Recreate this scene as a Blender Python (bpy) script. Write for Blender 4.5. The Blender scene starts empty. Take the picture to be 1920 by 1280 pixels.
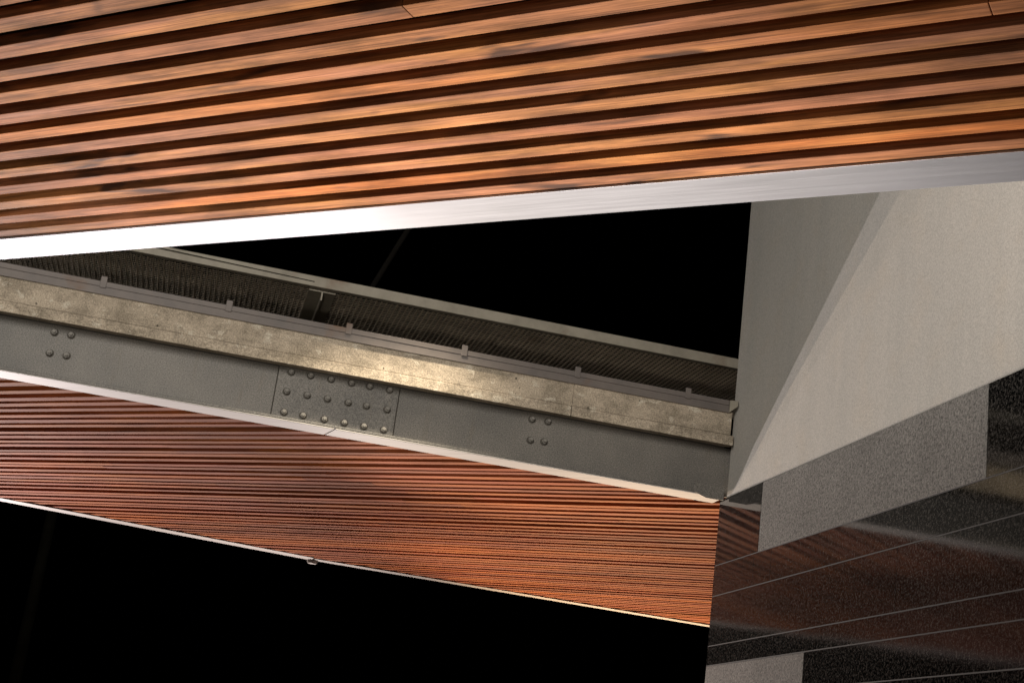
import bpy, bmesh, math, random
from mathutils import Vector, Matrix
random.seed(7)
sc = bpy.context.scene
C = sc.collection
H = 2.4            # height of the soffits above the camera
EYE = 3.9          # camera height above the paving below
R = math.radians

# ------------------------------------------------------------------ camera
roll, pitch, head = R(7.536), R(17.172), R(11.234)
fwd = Vector((math.sin(head)*math.cos(pitch), math.cos(head)*math.cos(pitch), math.sin(pitch)))
rgt = Vector((math.cos(head), -math.sin(head), 0))
upv = rgt.cross(fwd)
cx = rgt*math.cos(roll) + upv*math.sin(roll)
cy = upv*math.cos(roll) - rgt*math.sin(roll)
cam = bpy.data.cameras.new('camera')
cam.sensor_width = 36; cam.lens = 2724.7/1920*36
cam.clip_start = 0.05; cam.clip_end = 500
co = bpy.data.objects.new('camera', cam); C.objects.link(co)
m = Matrix((cx, cy, -fwd)).transposed().to_4x4(); m.translation = Vector((0, 0, EYE))
co.matrix_world = m
sc.camera = co

# ------------------------------------------------------------------ night sky and exposure
w = bpy.data.worlds.new('World'); sc.world = w; w.use_nodes = True
bg = w.node_tree.nodes['Background']
bg.inputs['Color'].default_value = (0.0002, 0.0002, 0.0004, 1); bg.inputs['Strength'].default_value = 0.1
sc.view_settings.view_transform = 'Standard'
sc.view_settings.look = 'None'
sc.view_settings.exposure = 0.0
sc.view_settings.gamma = 1.0
sc.cycles.use_denoising = True
sc.cycles.sample_clamp_indirect = 4.0; sc.cycles.sample_clamp_direct = 6.0

# ------------------------------------------------------------------ lamps of the place, and added fills
def lamp(name, kind, loc, power, col, size=0.05, aim=None, cone=None, blend=0.5, squash=1.0):
    l = bpy.data.lights.new(name, kind); l.energy = power; l.color = col
    if kind == 'AREA': l.size = size
    else: l.shadow_soft_size = size
    if cone: l.spot_size = R(cone); l.spot_blend = blend
    o = bpy.data.objects.new(name, l); C.objects.link(o)
    o.location = Vector((loc[0]*H, loc[1]*H, loc[2]*H + EYE))
    if aim is not None:
        t = Vector((aim[0]*H, aim[1]*H, aim[2]*H + EYE))
        o.rotation_euler = (t - o.location).to_track_quat('-Z', 'Y').to_euler()
        o.scale = (1, squash, 1)          # an oval beam
    return o
GZ = -EYE/H + 0.04
lamp('cool_pier_spot', 'SPOT', (-0.9, 8.02, GZ), 3500, (1.0, 0.92, 0.92), 0.05, (1.642, 3.2, 1.10), 28, 0.6)
lamp('warm_pier_spot', 'SPOT', (0.2, 8.75, GZ), 4600, (1.0, 0.82, 0.64), 0.05, (1.642, 3.2, 1.10), 28, 0.6)
lamp('cool_uplight', 'SPOT', (-2.0, 11.0, GZ), 13500, (1.0, 0.88, 0.85), 0.06, (-2.4, 6.0, 1.0), 58, 0.8)
lamp('mid_soffit_fill', 'SPOT', (0.3, 9.8, GZ), 5000, (1.0, 0.85, 0.78), 0.06, (0.40, 6.6, 1.0), 46, 1.0)  # added fill so the middle of the far soffit stays lit
lamp('warm_uplight', 'SPOT', (3.0, 9.5, GZ), 8000, (1.0, 0.71, 0.45), 0.06, (2.2, 6.7, 1.0), 40, 0.7)
lamp('canopy_uplight', 'SPOT', (0.45, 3.0, GZ), 3700, (1.0, 0.85, 0.73), 0.06, (0.42, 2.50, 1.0), 54, 1.0)
lamp('street_flood', 'AREA', (-1.0, 0.0, 1.9), 770, (1.0, 0.95, 0.87), 3.5, (0.6, 4.4, 1.1))
lamp('grating_fill', 'SPOT', (-0.4, 0.8, 0.0), 650, (1.0, 0.90, 0.76), 0.2, (0.25, 4.85, 1.50), 46, 0.6, 0.38)  # added fill from the camera side to brighten the grating
lamp('slat_gap_fill', 'AREA', (-1.0, -3.0, -0.6), 110, (1.0, 0.86, 0.70), 2.5, (0.2, 2.0, 1.0))  # added low fill to lift the gaps between the near slats
lamp('deck_downlight', 'SPOT', (0.45, 4.12, 1.75), 640, (1.0, 0.87, 0.67), 0.08, (0.42, 4.36, 1.09), 92, 1.0, 0.123)

# ------------------------------------------------------------------ mesh helpers
def add_box(bm, x0, x1, y0, y1, z0, z1):
    v = [bm.verts.new(p) for p in ((x0,y0,z0),(x1,y0,z0),(x1,y1,z0),(x0,y1,z0),(x0,y0,z1),(x1,y0,z1),(x1,y1,z1),(x0,y1,z1))]
    return [bm.faces.new([v[i] for i in f]) for f in ((3,2,1,0),(4,5,6,7),(0,1,5,4),(1,2,6,5),(2,3,7,6),(3,0,4,7))]
def add_prism(bm, poly, z0, z1):
    """poly: counter-clockwise list of (x, y)"""
    a = [bm.verts.new((p[0], p[1], z0)) for p in poly]; b = [bm.verts.new((p[0], p[1], z1)) for p in poly]
    fs = [bm.faces.new(a[::-1]), bm.faces.new(b)]
    n = len(poly)
    for i in range(n): fs.append(bm.faces.new((a[i], a[(i+1) % n], b[(i+1) % n], b[i])))
    return fs
def add_cyl(bm, c, axis, r0, r1, length, seg=12, caps=True):
    axis = Vector(axis).normalized(); q = axis.to_track_quat('Z', 'Y')
    ra, rb = [], []
    for i in range(seg):
        t = 2*math.pi*i/seg
        d = q @ Vector((math.cos(t), math.sin(t), 0))
        ra.append(bm.verts.new(Vector(c) + d*r0)); rb.append(bm.verts.new(Vector(c) + axis*length + d*r1))
    for i in range(seg):
        j = (i+1) % seg
        bm.faces.new((ra[i], ra[j], rb[j], rb[i]))
    if caps: bm.faces.new(ra[::-1]); bm.faces.new(rb)
def obj(name, bm, mat, parent=None, bevel=0.0, smooth=False):
    me = bpy.data.meshes.new(name); bm.normal_update(); bm.to_mesh(me); bm.free()
    me.materials.append(mat)
    if smooth:
        for p in me.polygons: p.use_smooth = True
    o = bpy.data.objects.new(name, me); C.objects.link(o)
    if parent: o.parent = parent
    if bevel:
        b = o.modifiers.new('bevel', 'BEVEL'); b.width = bevel; b.segments = 2; b.limit_method = 'ANGLE'; b.angle_limit = R(40)
    return o
def tag(o, label, cat, group=None):
    o['label'] = label; o['category'] = cat
    if group: o['group'] = group
    return o
def thing(name, label, cat, loc=(0,0,0), rz=0):
    o = bpy.data.objects.new(name, None); C.objects.link(o)
    o.location = loc; o.rotation_euler = (0, 0, rz)
    return tag(o, label, cat)
Z = lambda h: h*H + EYE

# ------------------------------------------------------------------ materials
class NT:
    def __init__(s, name):
        s.m = bpy.data.materials.new(name); s.m.use_nodes = True
        s.t = s.m.node_tree; s.n = s.t.nodes; s.b = s.n['Principled BSDF']
        s.co = s.new('ShaderNodeTexCoord').outputs['Object']
    def new(s, k, **kw):
        x = s.n.new(k)
        for a, v in kw.items(): setattr(x, a, v)
        return x
    def link(s, a, b): s.t.links.new(a, b)
    def map(s, scale, loc=(0,0,0), src=None):
        x = s.new('ShaderNodeMapping'); x.inputs['Scale'].default_value = scale; x.inputs['Location'].default_value = loc
        s.link(src or s.co, x.inputs['Vector']); return x.outputs['Vector']
    def noise(s, vec, scale, detail=4, rough=0.55, dist=0.0):
        x = s.new('ShaderNodeTexNoise'); x.inputs['Scale'].default_value = scale; x.inputs['Detail'].default_value = detail
        x.inputs['Roughness'].default_value = rough; x.inputs['Distortion'].default_value = dist
        s.link(vec, x.inputs['Vector']); return x.outputs['Fac']
    def ramp(s, fac, stops, interp='LINEAR'):
        x = s.new('ShaderNodeValToRGB'); x.color_ramp.interpolation = interp
        e = x.color_ramp.elements
        while len(e) < len(stops): e.new(0.5)
        for i, (p, c) in enumerate(stops):
            e[i].position = p; e[i].color = (c, c, c, 1) if isinstance(c, (int, float)) else (*c, 1)
        s.link(fac, x.inputs['Fac']); return x.outputs['Color']
    def mix(s, a, b, fac, mode='MIX'):
        x = s.new('ShaderNodeMix', data_type='RGBA', blend_type=mode)
        for v, i in ((fac, 0), (a, 6), (b, 7)):
            if isinstance(v, (int, float)): x.inputs[i].default_value = v
            elif isinstance(v, tuple): x.inputs[i].default_value = (*v, 1)
            else: s.link(v, x.inputs[i])
        return x.outputs[2]
    def math(s, op, a, b=0.0):
        x = s.new('ShaderNodeMath', operation=op)
        for i, v in enumerate((a, b)):
            if isinstance(v, (int, float)): x.inputs[i].default_value = v
            else: s.link(v, x.inputs[i])
        return x.outputs[0]
    def bump(s, h, strength, dist=0.01):
        x = s.new('ShaderNodeBump'); x.inputs['Strength'].default_value = strength; x.inputs['Distance'].default_value = dist
        s.link(h, x.inputs['Height']); s.link(x.outputs['Normal'], s.b.inputs['Normal'])
    def done(s, color=None, rough=None, metal=None, spec=None):
        for k, v in (('Base Color', color), ('Roughness', rough), ('Metallic', metal), ('Specular IOR Level', spec)):
            if v is None: continue
            i = s.b.inputs[k]
            if isinstance(v, (int, float)): i.default_value = v
            elif isinstance(v, tuple): i.default_value = (*v, 1)
            else: s.link(v, i)
        return s.m

def wood(name, c, spec, blots):
    s = NT(name)
    at = s.new('ShaderNodeAttribute', attribute_name='tone').outputs['Fac']     # one random value for each board
    sh = s.new('ShaderNodeCombineXYZ'); s.link(s.math('MULTIPLY', at, 37.0), sh.inputs[0]); s.link(s.math('MULTIPLY', at, 91.0), sh.inputs[2])
    v = s.new('ShaderNodeVectorMath', operation='ADD'); s.link(s.co, v.inputs[0]); s.link(sh.outputs[0], v.inputs[1]); v = v.outputs[0]
    base = s.ramp(at, [(0.0, c[0]), (0.22, c[1]), (0.42, c[2]), (0.62, c[3]), (0.8, c[4]), (1.0, c[5])], 'LINEAR')
    streak = s.noise(s.map((0.9, 26, 26), src=v), 1.6, 5, 0.6, 0.6)
    fine = s.noise(s.map((3, 160, 160), src=v), 1.0, 3, 0.6)
    big = s.noise(s.map((0.55, 2.5, 2.5), src=v), 1.3, 4, 0.55)
    big2 = s.noise(s.map((0.8, 5.0, 5.0), (5.1, 2, 7), src=v), 1.1, 4, 0.6)
    col = s.mix(base, c[6], s.ramp(big, [(0.44, 0.0), (0.66, 0.85)]))
    col = s.mix(col, c[7], s.ramp(big2, [(0.50, 0.0), (0.68, 0.8)]))
    col = s.mix(col, s.ramp(streak, [(0.28, 0.5), (0.5, 1.0), (0.75, 1.35)]), 1.0, 'MULTIPLY')
    col = s.mix(col, s.ramp(fine, [(0.32, 0.66), (0.68, 1.26)]), 1.0, 'MULTIPLY')
    blot = s.noise(s.map((1.4, 6.0, 6.0), (2, 9, 4), src=v), 1.2, 5, 0.65)
    col = s.mix(col, s.ramp(blot, [(0.36, 0.55), (0.52, 1.0), (0.66, 1.28)]), blots, 'MULTIPLY')
    knot = s.noise(s.map((1.3, 6.0, 6.0), src=v), 1.0, 3, 0.6, 0.4)
    col = s.mix(col, (0.05, 0.03, 0.025), s.ramp(knot, [(0.625, 0.0), (0.70, 0.88*blots)]))
    s.bump(s.math('ADD', streak, fine), 0.25, 0.003)
    return s.done(col, s.ramp(streak, [(0.3, 0.75), (0.7, 0.65)]), spec=spec)
NEAR_C = [(0.311, 0.128, 0.063), (0.351, 0.15, 0.066), (0.27, 0.128, 0.069), (0.376, 0.174, 0.069), (0.376, 0.135, 0.042), (0.254, 0.125, 0.071), (0.302, 0.142, 0.085), (0.399, 0.187, 0.062)]
FAR_C = [(0.332, 0.102, 0.049), (0.369, 0.117, 0.052), (0.276, 0.11, 0.064), (0.387, 0.132, 0.052), (0.424, 0.125, 0.03), (0.249, 0.099, 0.058), (0.313, 0.099, 0.054), (0.407, 0.145, 0.04)]
M_WOOD = wood('near_timber', NEAR_C, 0.12, 1.0)
M_WOODF = wood('far_timber', FAR_C, 0.03, 0.2)

def dark_board():
    s = NT('dark_board'); return s.done((0.02, 0.012, 0.008), 0.8)
M_BACK = dark_board()

def aluminium():
    s = NT('aluminium')
    n = s.noise(s.map((2.0, 120, 120)), 1.0, 4, 0.6)
    bl = s.noise(s.co, 1.3, 4, 0.6)
    col = s.mix((0.47, 0.50, 0.56), (0.38, 0.405, 0.455), s.ramp(bl, [(0.4, 0.0), (0.7, 1.0)]))
    s.bump(n, 0.06, 0.002)
    s.b.inputs['Anisotropic'].default_value = 0.0
    return s.done(col, s.ramp(s.math('ADD', s.math('MULTIPLY', n, 0.5), s.math('MULTIPLY', bl, 0.5)), [(0.35, 0.34), (0.65, 0.48)]), 0.75)
M_ALU = aluminium()

def trim_paint():
    s = NT('painted_trim')
    n = s.noise(s.map((1.0, 14, 14)), 1.5, 5, 0.6)
    col = s.mix((0.41, 0.385, 0.36), (0.32, 0.295, 0.275), s.ramp(n, [(0.4, 0.0), (0.7, 1.0)]))
    return s.done(col, 0.6, 0.0, 0.25)
M_TRIM = trim_paint()

def steel():
    s = NT('grey_steel_paint')
    a = s.noise(s.co, 1.6, 6, 0.6); g = s.noise(s.co, 110, 2, 0.8); d = s.noise(s.map((6, 6, 1.0)), 2.0, 4, 0.6)
    col = s.mix((0.155, 0.142, 0.126), (0.108, 0.101, 0.092), s.ramp(a, [(0.36, 0.0), (0.64, 1.0)]))
    col = s.mix(col, (0.12, 0.10, 0.075), s.ramp(d, [(0.58, 0.0), (0.80, 0.5)]))
    col = s.mix(col, s.ramp(g, [(0.32, 0.5), (0.68, 1.5)]), 1.0, 'MULTIPLY')
    s.bump(g, 0.12, 0.003)
    return s.done(col, 0.55, 0.0, 0.4)
M_STEEL = steel()
def edge_shade():
    s = NT('edge_shade_strip'); return s.done((0.035, 0.030, 0.024), 0.9)  # dark tone for the shade along the splice plate's edges
M_EDGE_SHADE = edge_shade()
def bolt_steel():
    s = NT('bolt_steel'); g = s.noise(s.co, 60, 3)
    return s.done(s.ramp(g, [(0.3, (0.11, 0.10, 0.09)), (0.7, (0.21, 0.195, 0.175))]), 0.6, 0.0)
M_BOLT = bolt_steel()

def old_concrete():
    s = NT('weathered_concrete')
    a = s.noise(s.map((1, 1, 1.6)), 3.4, 8, 0.75, 0.1); b = s.noise(s.co, 15, 6, 0.75, 0.4); g = s.noise(s.co, 95, 3, 0.8)
    p = s.noise(s.map((1, 1, 1.3), (4.3, 0, 1)), 6.5, 6, 0.62, 0.35)
    col = s.mix((0.39, 0.328, 0.255), (0.235, 0.198, 0.152), s.ramp(a, [(0.42, 0.0), (0.60, 1.0)]))
    col = s.mix(col, (0.48, 0.43, 0.35), s.ramp(p, [(0.585, 0.0), (0.615, 0.7)]))
    col = s.mix(col, (0.14, 0.115, 0.085), s.ramp(b, [(0.54, 0.0), (0.74, 0.75)]))
    vo = s.new('ShaderNodeTexVoronoi'); vo.inputs['Scale'].default_value = 9; s.link(s.map((1, 1, 1)), vo.inputs['Vector'])
    col = s.mix((0.03, 0.025, 0.02), col, s.ramp(vo.outputs['Distance'], [(0.05, 0.1), (0.085, 1.0)]))
    col = s.mix(col, s.ramp(g, [(0.32, 0.52), (0.68, 1.42)]), 1.0, 'MULTIPLY')
    s.bump(s.math('ADD', b, g), 0.5, 0.008)
    return s.done(col, 0.95, spec=0.08)
M_CONC = old_concrete()

def smooth_concrete():
    s = NT('smooth_concrete')
    a = s.noise(s.map((1, 3.0, 0.35)), 1.6, 4, 0.5); g = s.noise(s.co, 130, 2, 0.8); b = s.noise(s.co, 3.2, 5, 0.6)
    col = s.mix((0.462, 0.434, 0.398), (0.435, 0.412, 0.38), s.ramp(a, [(0.4, 0.0), (0.65, 1.0)]))
    col = s.mix(col, (0.47, 0.41, 0.34), s.ramp(b, [(0.5, 0.0), (0.8, 0.5)]))
    col = s.mix(col, s.ramp(g, [(0.3, 0.74), (0.7, 1.24)]), 1.0, 'MULTIPLY')
    vo = s.new('ShaderNodeTexVoronoi'); vo.inputs['Scale'].default_value = 5; s.link(s.co, vo.inputs['Vector'])
    col = s.mix((0.10, 0.09, 0.08), col, s.ramp(vo.outputs['Distance'], [(0.018, 0.2), (0.03, 1.0)]))
    s.bump(g, 0.12, 0.003)
    return s.done(col, 0.8, spec=0.3)
M_PIER = smooth_concrete()

def granite(name, dark, light, lo, hi, rough, spec):
    s = NT(name)
    g = s.noise(s.co, 62, 3, 0.85); g2 = s.noise(s.co, 27, 3, 0.75); a = s.noise(s.co, 2.0, 3)
    f = s.math('ADD', s.math('MULTIPLY', g, 0.75), s.math('MULTIPLY', g2, 0.25))
    col = s.ramp(f, [(lo, dark), (hi, light)])
    col = s.mix(col, s.ramp(a, [(0.3, 0.85), (0.7, 1.1)]), 1.0, 'MULTIPLY')
    s.bump(g, 0.03 if rough < 0.3 else 0.3, 0.002)
    return s.done(col, s.math('ADD', rough, s.math('MULTIPLY', f, 0.06)), spec=spec)
M_GRAN = granite('polished_granite', (0.0015, 0.0015, 0.0015), (0.10, 0.092, 0.085), 0.47, 0.70, 0.04, 0.30)
M_FLAM = granite('flamed_granite', (0.05, 0.047, 0.045), (0.30, 0.285, 0.265), 0.38, 0.66, 0.75, 0.3)
def joint():
    s = NT('granite_joint'); return s.done((0.075, 0.072, 0.072), 0.8)
M_JOINT = joint()

def galv(name, c0, c1):
    s = NT(name); a = s.noise(s.co, 5, 6, 0.65); r = s.noise(s.co, 2.1, 5, 0.6)
    col = s.mix(c0, c1, s.ramp(a, [(0.4, 0.0), (0.7, 1.0)]))
    col = s.mix(col, (0.12, 0.06, 0.028), s.ramp(r, [(0.58, 0.0), (0.72, 0.7)]))
    return s.done(col, 0.6, 0.15)
M_GALV = galv('galvanised_steel', (0.44, 0.37, 0.29), (0.30, 0.25, 0.195))
M_ANGLE = galv('angle_steel', (0.125, 0.105, 0.095), (0.095, 0.082, 0.077))
M_BEAM = galv('edge_beam_steel', (0.26, 0.235, 0.19), (0.19, 0.17, 0.135))
def plain(name, c, r=0.8, sp=0.4):
    s = NT(name); a = s.noise(s.co, 3, 5)
    return s.done(s.mix(c, tuple(x*0.6 for x in c), s.ramp(a, [(0.4, 0.0), (0.7, 1.0)])), r, spec=sp)
M_PAVE = plain('dark_paving', (0.10, 0.095, 0.09), 0.85)
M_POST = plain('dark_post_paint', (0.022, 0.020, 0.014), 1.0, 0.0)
M_CABLE = plain('dark_cable', (0.010, 0.009, 0.008), 1.0, 0.0)

# ------------------------------------------------------------------ ground
bm = bmesh.new()
v = [bm.verts.new(p) for p in ((-200,-200,0), (200,-200,0), (200,200,0), (-200,200,0))]; bm.faces.new(v)
g = obj('ground', bm, M_PAVE); g['kind'] = 'structure'

# ------------------------------------------------------------------ timber soffits (local x runs along the slats, local y across them)
SH = R(-49.46)
sdir = Vector((math.sin(SH), math.cos(SH))); ndir = Vector((math.cos(SH), -math.sin(SH)))
rz = math.atan2(sdir.y, sdir.x)          # local x -> sdir ; local y -> rotate +90
ly = Vector((-math.sin(rz), math.cos(rz)))  # local y in the world
sgn = 1 if ly.dot(ndir) > 0 else -1
def loc2(p): return (Vector(p).dot(sdir)*H, Vector(p).dot(ly)*H)
PITCH = 0.0632
def clip_line(poly, yy):
    """x-interval of a convex-ish polygon at local y = yy"""
    xs = []
    n = len(poly)
    for i in range(n):
        a, b = poly[i], poly[(i+1) % n]
        if (a[1] <= yy < b[1]) or (b[1] <= yy < a[1]):
            t = (yy-a[1])/(b[1]-a[1]); xs.append(a[0]+t*(b[0]-a[0]))
    xs.sort(); return (xs[0], xs[-1]) if len(xs) >= 2 else None
def slats(parent, poly, n0, n1, mat, jit_p, jit_w, frac, zj, board, bev=0.003, tones=()):
    bm = bmesh.new(); tone = bm.faces.layers.float.new('tone')
    k = n1
    depth = 0.052; count = 0
    while k > n0:
        p = PITCH*(1 + random.uniform(-jit_p, jit_p)); wd = PITCH*frac*(1 + random.uniform(-jit_w, jit_w))
        ya, yb = sgn*(k-wd)*H, sgn*k*H
        if ya > yb: ya, yb = yb, ya
        ia, ib = clip_line(poly, ya), clip_line(poly, yb)
        if ia and ib:
            z0 = random.uniform(-zj, zj)
            s0, s1 = max(min(ia[0], ib[0]), -60), min(max(ia[1], ib[1]), 60)
            cuts = []; x = s0 + random.uniform(0.3, 1.0)*board
            while x < s1 - 0.3:
                cuts.append(x); x += board*random.uniform(0.7, 1.3)
            ts = [None] + cuts + [None]
            tprev = random.random()
            for i in range(len(ts)-1):
                g0 = 0.0 if ts[i] is None else 0.0012; g1 = 0.0 if ts[i+1] is None else 0.0012
                A0 = (ia[0] if ts[i] is None else ts[i]+g0); B0 = (ib[0] if ts[i] is None else ts[i]+g0)
                A1 = (ia[1] if ts[i+1] is None else ts[i+1]-g1); B1 = (ib[1] if ts[i+1] is None else ts[i+1]-g1)
                if A1-A0 < 0.01 or B1-B0 < 0.01: continue
                dz = z0 + random.uniform(-zj, zj)*0.3
                fs = add_prism(bm, [(A0, ya), (A1, ya), (B1, yb), (B0, yb)], 0.004+dz, depth+dz)
                t = random.random()
                if count < len(tones): t = tones[count]
                for f in fs: f[tone] = t
        k -= p; count += 1
    return obj('slat_panel', bm, mat, parent, bevel=bev)
def board(name, parent, poly, z0, z1, mat, bevel=0.0):
    bm = bmesh.new(); add_prism(bm, poly, z0, z1)
    bmesh.ops.recalc_face_normals(bm, faces=bm.faces)
    return obj(name, bm, mat, parent, bevel)

# near soffit, over the camera
n_out, n_in = 2.1525, 2.0485
soffit = thing('timber_soffit', 'large timber slat soffit overhead with a broad bright metal edge strip', 'soffit', (0, 0, Z(1.0)), rz)
U0, U1 = -5.0*H, 9.0*H
def loc_poly(u0, u1, na, nb):
    a, b = sgn*na*H, sgn*nb*H
    lo, hi = min(a, b), max(a, b)
    return [(u0, lo), (u1, lo), (u1, hi), (u0, hi)]
slats(soffit, loc_poly(U0, U1, -0.9, n_in+0.02), -0.85, n_in-0.003, M_WOOD, 0.05, 0.05, 0.52, 0.0015, 14.0, 0.003, (0.30, 0.80, 0.66, 0.05, 0.60, 0.98, 0.72, 0.20, 0.64))
board('backing_board', soffit, loc_poly(U0, U1, -0.9, n_out-0.008), 0.075, 0.11, M_BACK)
board('edge_trim', soffit, loc_poly(U0, U1, n_in, n_out), -0.004, 0.006, M_ALU, 0.001)
board('fascia', soffit, loc_poly(U0, U1, n_out-0.006, n_out-0.001), 0.009, 0.16, M_ALU, 0.002)

# far soffit, behind and under the girder
soffit2 = thing('timber_soffit', 'reddish timber slat soffit below the steel girder, with thin pale edge strips', 'soffit', (0, 0, Z(1.0)), rz)
XL = -3.4
near_in, near_out = 4.492, 4.392
def far_edge(x):
    pts = [(-4.2, 6.37), (-0.904, 7.091), (0.623, 7.425), (2.777, 7.55), (4.2, 7.63)]
    for a, b in zip(pts, pts[1:]):
        if a[0] <= x <= b[0]: return a[1] + (x-a[0])/(b[0]-a[0])*(b[1]-a[1])
XR = 3.9
TW = 0.10
outline = [(XL, near_in), (XR, near_in), (XR, far_edge(XR)-TW*0.8), (2.777, 7.55-TW*0.8), (0.623, 7.425-TW*0.9), (-0.904, 7.091-TW), (XL, far_edge(XL)-TW)]
lp = [loc2(p) for p in outline]
grow = [(XL, near_in-0.03), (XR, near_in-0.03), (XR, far_edge(XR)-0.04), (2.777, 7.51), (0.623, 7.385), (-0.904, 7.05), (XL, far_edge(XL)-0.04)]
ns = [Vector(p).dot(ndir) for p in outline]
slats(soffit2, [loc2(p) for p in grow], min(ns)-0.05, max(ns)+0.05, M_WOODF, 0.22, 0.16, 0.50, 0.005, 6.0, 0.0)
board('backing_board', soffit2, [loc2(p) for p in grow], 0.075, 0.11, M_BACK)
def wpoly(pts): return [loc2(p) for p in pts]
xj = 0.357
for a, b in ((XL, xj-0.0022), (xj+0.0022, 1.634)):
    sk = 0.022 if a > 0 else 0; sk2 = 0.022 if b < 1 else 0
    board('edge_trim', soffit2, wpoly([(a-sk*0, near_out), (b, near_out), (b+sk2*0-sk2, near_in), (a-sk, near_in)]), -0.008, 0.001, M_TRIM, 0.002)
fe = [(XL, far_edge(XL)), (-0.904, 7.091), (0.597, 7.4195)]
board('edge_trim', soffit2, wpoly([(p[0], p[1]-TW) for p in fe] + fe[::-1]), -0.008, 0.001, M_TRIM, 0.002)
fe = [(0.606, 7.418), (2.777, 7.55), (XR, far_edge(XR))]
board('edge_trim', soffit2, wpoly([(p[0], p[1]-TW*0.72) for p in fe] + fe[::-1]), -0.008, 0.001, M_TRIM, 0.002)
bm = bmesh.new(); p = loc2((0.60, 7.41)); add_cyl(bm, (p[0], p[1], -0.05), (0, 0, 1), 0.055, 0.075, 0.042, 10)
obj('joint_cap', bm, M_TRIM, soffit2, 0.008)

# ------------------------------------------------------------------ steel girder
GY = 4.425*H; K = 4.425/4.39
gird = thing('steel_girder', 'long grey painted steel girder with bolted splice plate, spanning to the pier', 'girder', (0, GY, Z(1.0)))
x0g, x1g = -3.4*H, 1.634*H
bm = bmesh.new(); add_box(bm, x0g, 1.66*H, 0, 0.014, 0.022, 0.172*H); obj('web', bm, M_STEEL, gird, 0.002)
bm = bmesh.new(); add_box(bm, x0g, x1g, -0.12, 0.12, 0.1735*H, 0.1735*H+0.02); obj('top_flange', bm, M_STEEL, gird, 0.002)
bm = bmesh.new(); add_box(bm, x0g, x1g, -0.033*H, 0.067*H, 0.003, 0.021); obj('bottom_flange', bm, M_STEEL, gird, 0.002)
bm = bmesh.new()
e0 = 1.527*H; zb = -0.0125*H
pts = [(e0, 0.03*H), (e0, 0.004), (e0+0.045*H, zb), (x1g-0.004, zb), (x1g-0.004, 0.03*H)]
a = [bm.verts.new((p[0], -0.035*H-0.010, p[1])) for p in pts]; b = [bm.verts.new((p[0], -0.035*H-0.001, p[1])) for p in pts]
bm.faces.new(a); bm.faces.new(b[::-1])
for i in range(5): bm.faces.new((b[i], b[(i+1) % 5], a[(i+1) % 5], a[i]))
bmesh.ops.recalc_face_normals(bm, faces=bm.faces)
obj('end_plate', bm, M_STEEL, gird, 0.002)
bm = bmesh.new(); add_box(bm, 0.1575*H*K, 0.535*H*K, -0.012, -0.001, 0.012*H, 0.1725*H); splice = obj('splice_plate', bm, M_STEEL, gird, 0.002)
bm = bmesh.new(); add_box(bm, 0.1575*H*K-0.008, 0.535*H*K+0.008, -0.0035, -0.0006, 0.0105*H, 0.1725*H-0.001); obj('edge_shade_strip', bm, M_EDGE_SHADE, splice)  # dark strip put in as the shaded edge line of the plate
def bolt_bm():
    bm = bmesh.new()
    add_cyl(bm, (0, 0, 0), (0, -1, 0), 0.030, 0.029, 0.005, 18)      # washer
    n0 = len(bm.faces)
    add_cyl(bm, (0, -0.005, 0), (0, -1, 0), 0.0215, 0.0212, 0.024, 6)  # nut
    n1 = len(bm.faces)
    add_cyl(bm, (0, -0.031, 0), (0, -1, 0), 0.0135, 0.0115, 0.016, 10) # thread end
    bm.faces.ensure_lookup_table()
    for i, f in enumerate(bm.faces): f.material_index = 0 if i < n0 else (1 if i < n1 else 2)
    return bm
M_WASH = plain('shade_ring_washer', (0.085, 0.077, 0.066), 0.8, 0.2)  # darkened to paint the shadow ring round each bolt
M_TIP = plain('highlight_bolt_end', (0.24, 0.225, 0.20), 0.6, 0.3)  # lighter tone paints the highlight on the thread end
first = None
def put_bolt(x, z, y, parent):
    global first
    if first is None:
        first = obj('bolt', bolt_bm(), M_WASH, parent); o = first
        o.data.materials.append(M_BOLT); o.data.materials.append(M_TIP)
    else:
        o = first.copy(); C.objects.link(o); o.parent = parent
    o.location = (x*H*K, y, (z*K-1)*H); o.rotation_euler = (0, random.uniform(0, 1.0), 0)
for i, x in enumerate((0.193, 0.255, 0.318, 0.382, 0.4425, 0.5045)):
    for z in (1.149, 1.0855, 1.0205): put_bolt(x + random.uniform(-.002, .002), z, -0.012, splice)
for xs in (((-0.517, 1.139), (-0.468, 1.140), (-0.517, 1.074), (-0.468, 1.075)), ((0.969, 1.140), (1.022, 1.142), (0.972, 1.072), (1.017, 1.075))):
    for x, z in xs: put_bolt(x, z, 0.0, gird)

# the girder's closed end against the pier
# ------------------------------------------------------------------ concrete slab edge above the girder
SY = 4.36*H
slab = thing('concrete_slab', 'weathered concrete slab edge resting along the top of the steel girder', 'slab', (0, SY, Z(1.166)))
XJ = 1.087*H
bm = bmesh.new()
add_box(bm, x0g, XJ-0.0008, 0, 1.9, 0.034*H, 0.112*H); add_box(bm, XJ+0.0008, 1.628*H, 0, 1.9, 0.034*H, 0.112*H)
obj('slab_edge', bm, M_CONC, slab, 0.004)
bm = bmesh.new()
add_box(bm, x0g, XJ-0.003, -0.006, 0.07, 0.0, 0.033*H); add_box(bm, XJ+0.003, 1.638*H, -0.006, 0.07, 0.0, 0.033*H)
obj('drip_lip', bm, M_CONC, slab, 0.004)

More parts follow.
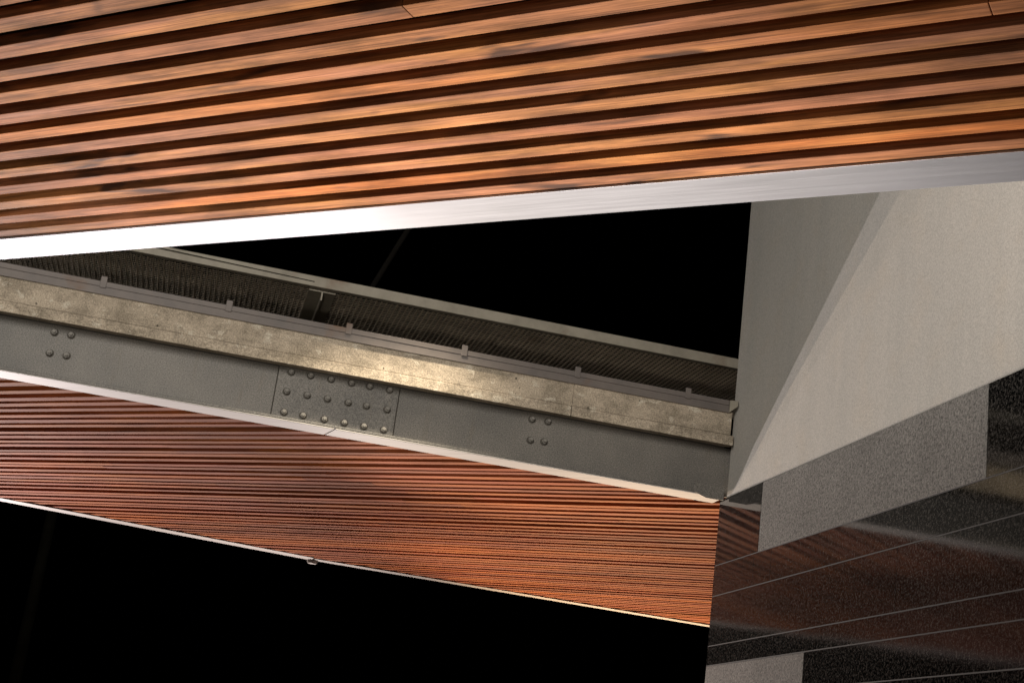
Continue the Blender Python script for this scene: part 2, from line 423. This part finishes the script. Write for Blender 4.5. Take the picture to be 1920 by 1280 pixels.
# ------------------------------------------------------------------ steel angle with clips
AY = 4.352*H; KA = 4.352/4.333
ang = thing('steel_angle', 'narrow brownish steel angle with small clips along the top of the concrete slab edge', 'angle rail', (0, AY, Z(1.2725)))
bm = bmesh.new(); add_box(bm, x0g, 1.612*H, 0, 0.008, 0, 0.0235*H); obj('lower_leg', bm, M_ANGLE, ang, 0.001)
bm = bmesh.new(); add_box(bm, x0g, 1.612*H, -0.004, 0.06, 0.0240*H, 0.041*H); obj('upper_rail', bm, M_ANGLE, ang, 0.003)
for r in (-0.4370, -0.3511, -0.2652, -0.1793, -0.0933, -0.0063, 0.0794, 0.1646, 0.2506, 0.3371):
    x = r*4.352*H
    bm = bmesh.new(); add_box(bm, x-0.023, x+0.023, -0.011, -0.0045, 0.020*H, 0.056*H)
    obj('clip', bm, M_ANGLE, ang, 0.003)
bm = bmesh.new()
pts = [(1.613*H, 0.0), (1.641*H, 0.024*H), (1.641*H, 0.043*H), (1.613*H, 0.041*H)]
a = [bm.verts.new((p[0], -0.012, p[1])) for p in pts]; b = [bm.verts.new((p[0], 0.02, p[1])) for p in pts]
bm.faces.new(a); bm.faces.new(b[::-1])
for i in range(4): bm.faces.new((b[i], b[(i+1) % 4], a[(i+1) % 4], a[i]))
bmesh.ops.recalc_face_normals(bm, faces=bm.faces)
obj('end_bracket', bm, M_BEAM, ang, 0.002)

# ------------------------------------------------------------------ walkway of open steel grating, above and behind the slab edge
zg = 1.55; YB = 3.053*zg*H
walk = thing('grating_walkway', 'dark open steel grating walkway above the concrete slab edge, framed by a pale edge beam', 'walkway', (0, YB, Z(zg)))
xa, xb = -3.4*H, 2.2*H
depth = 0.56*H
bm = bmesh.new()
x = xa; i = 0
xbr = 0.268*H
while x < xb:
    if abs(x-xbr) > 0.02: add_box(bm, x-0.003, x+0.003, 0.03, depth, 0.0, 0.024)
    x += 0.0182*H
obj('bearing_bars', bm, M_GALV, walk)
bm = bmesh.new()
y = 0.06
while y < depth:
    add_box(bm, xa, xb, y-0.002, y+0.002, 0.001, 0.005); y += 0.0205*H
obj('cross_rods', bm, M_GALV, walk)
bm = bmesh.new()
add_box(bm, xa, xb, -0.012, 0.0, 0.0, 0.036*H)
add_box(bm, xa, xb, 0.001, 0.055, 0.0, 0.007)
obj('edge_beam', bm, M_BEAM, walk, 0.002)
bm = bmesh.new(); add_box(bm, xa, xb, depth+0.004, depth+0.05, -0.05, 0.05); obj('back_beam', bm, M_GALV, walk, 0.002)
for xc in (xbr - 2.4*H, xbr):
    bm = bmesh.new(); add_box(bm, xc-0.11, xc+0.11, 0.06, depth, -0.016, -0.006); br = obj('bracket', bm, M_BEAM, walk, 0.001)
    bm = bmesh.new(); add_box(bm, xc-0.006, xc+0.006, 0.06, depth, -0.085, -0.0165); obj('bracket_web', bm, M_BEAM, br)
def wp(px, y):
    """point on the vertical plane y seen along the given picture direction"""
    d = cx*((px[0]-960)/2724.7) - cy*((px[1]-640)/2724.7) + fwd
    return d*(y/d.y) + Vector((0, 0, EYE))
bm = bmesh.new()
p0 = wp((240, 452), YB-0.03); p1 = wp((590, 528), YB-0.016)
add_cyl(bm, p0-walk.location, p1-p0, 0.0035, 0.0035, (p1-p0).length, 6); obj('cable_shadow_line', bm, M_POST, walk)  # thin dark rod standing in for a cable's shadow on the beam

# ------------------------------------------------------------------ pier: smooth concrete above polished granite
PX = 1.642*H; PY1 = 4.445*H; PY0 = 1.56*H; PXR = 3.1*H
pier = thing('bridge_pier', 'massive bridge pier of smooth grey concrete above polished dark granite blocks', 'pier', (PX, PY0, 0))
bm = bmesh.new(); add_box(bm, 0.012, PXR-PX, 0.02, 4.399*H-PY0, Z(1.0)+0.001, Z(3.4)); obj('concrete_shaft', bm, M_PIER, pier, 0.006)
bm = bmesh.new(); add_box(bm, 0.002, PXR-PX-0.01, 0.010, PY1-PY0-0.003, 0.0, Z(1.0)-0.004); obj('joint_core', bm, M_JOINT, pier)
courses = [1.0, 0.7825, 0.683, 0.525, 0.4635, 0.366, 0.148, 0.049, -0.109, -0.170, -0.268, -0.486, -0.585, -EYE/H]
vj = {0: [4.086, 2.808], 1: [4.112, 3.98, 2.3], 2: [3.2], 3: [3.6, 2.2], 4: [3.704, 2.5], 5: [3.05], 6: [3.7, 2.2], 7: [3.2]}
G = 0.0045
bm = bmesh.new()
def block(bm, y0, y1, z0, z1):
    add_box(bm, 0.0, PXR-PX, y0+G/2, y1-G/2, z0+G, z1-G)
fl = []
for i in range(len(courses)-1):
    z1, z0 = Z(courses[i]), Z(courses[i+1])
    ys = [PY1] + [y*H for y in vj.get(i, [3.5, 2.4])] + [PY0]
    for k in range(len(ys)-1):
        a, b = ys[k+1]-PY0, ys[k]-PY0
        if (i, k) in ((0, 1), (4, 0)): fl.append((a, b, z0, z1))
        else: block(bm, a, b, z0, z1)
obj('granite_cladding', bm, M_GRAN, pier)
for j, f in enumerate(fl):
    bm = bmesh.new(); block(bm, *f); o = obj('granite_block', bm, M_FLAM, pier, 0.003)
    o['label'] = 'large matt grey granite block under the concrete' if j == 0 else 'matt grey granite block low at the far corner'

# ------------------------------------------------------------------ dim things in the dark
Y = 12*H
x = -0.0935*Y
bm = bmesh.new(); add_cyl(bm, (0, 0, 0.35), (0, 0, 1), 0.135, 0.10, 8.5, 16); post = thing('lamp_post', 'faint dark lamp post standing in the night beyond the far soffit', 'post', (x, Y, 0))
obj('shaft', bm, M_POST, post, smooth=False)
bm = bmesh.new(); add_cyl(bm, (0, 0, 0), (0, 0, 1), 0.22, 0.19, 0.35, 16); obj('base', bm, M_POST, post)
bm = bmesh.new(); add_cyl(bm, (0, 0, 8.85), (0, 0, 1), 0.16, 0.06, 0.18, 16); obj('cap', bm, M_POST, post)
ya = 5.3*H
p0 = wp((693, 546), ya); p1 = wp((765, 430), ya)
d = (p1-p0).normalized()
bm = bmesh.new(); add_cyl(bm, (0, 0, 0), d, 0.026, 0.026, 9.0, 10)
cab = obj('stay_cable', bm, M_CABLE); cab.location = p0
tag(cab, 'thin faint stay cable rising from the walkway edge into the black sky', 'cable')
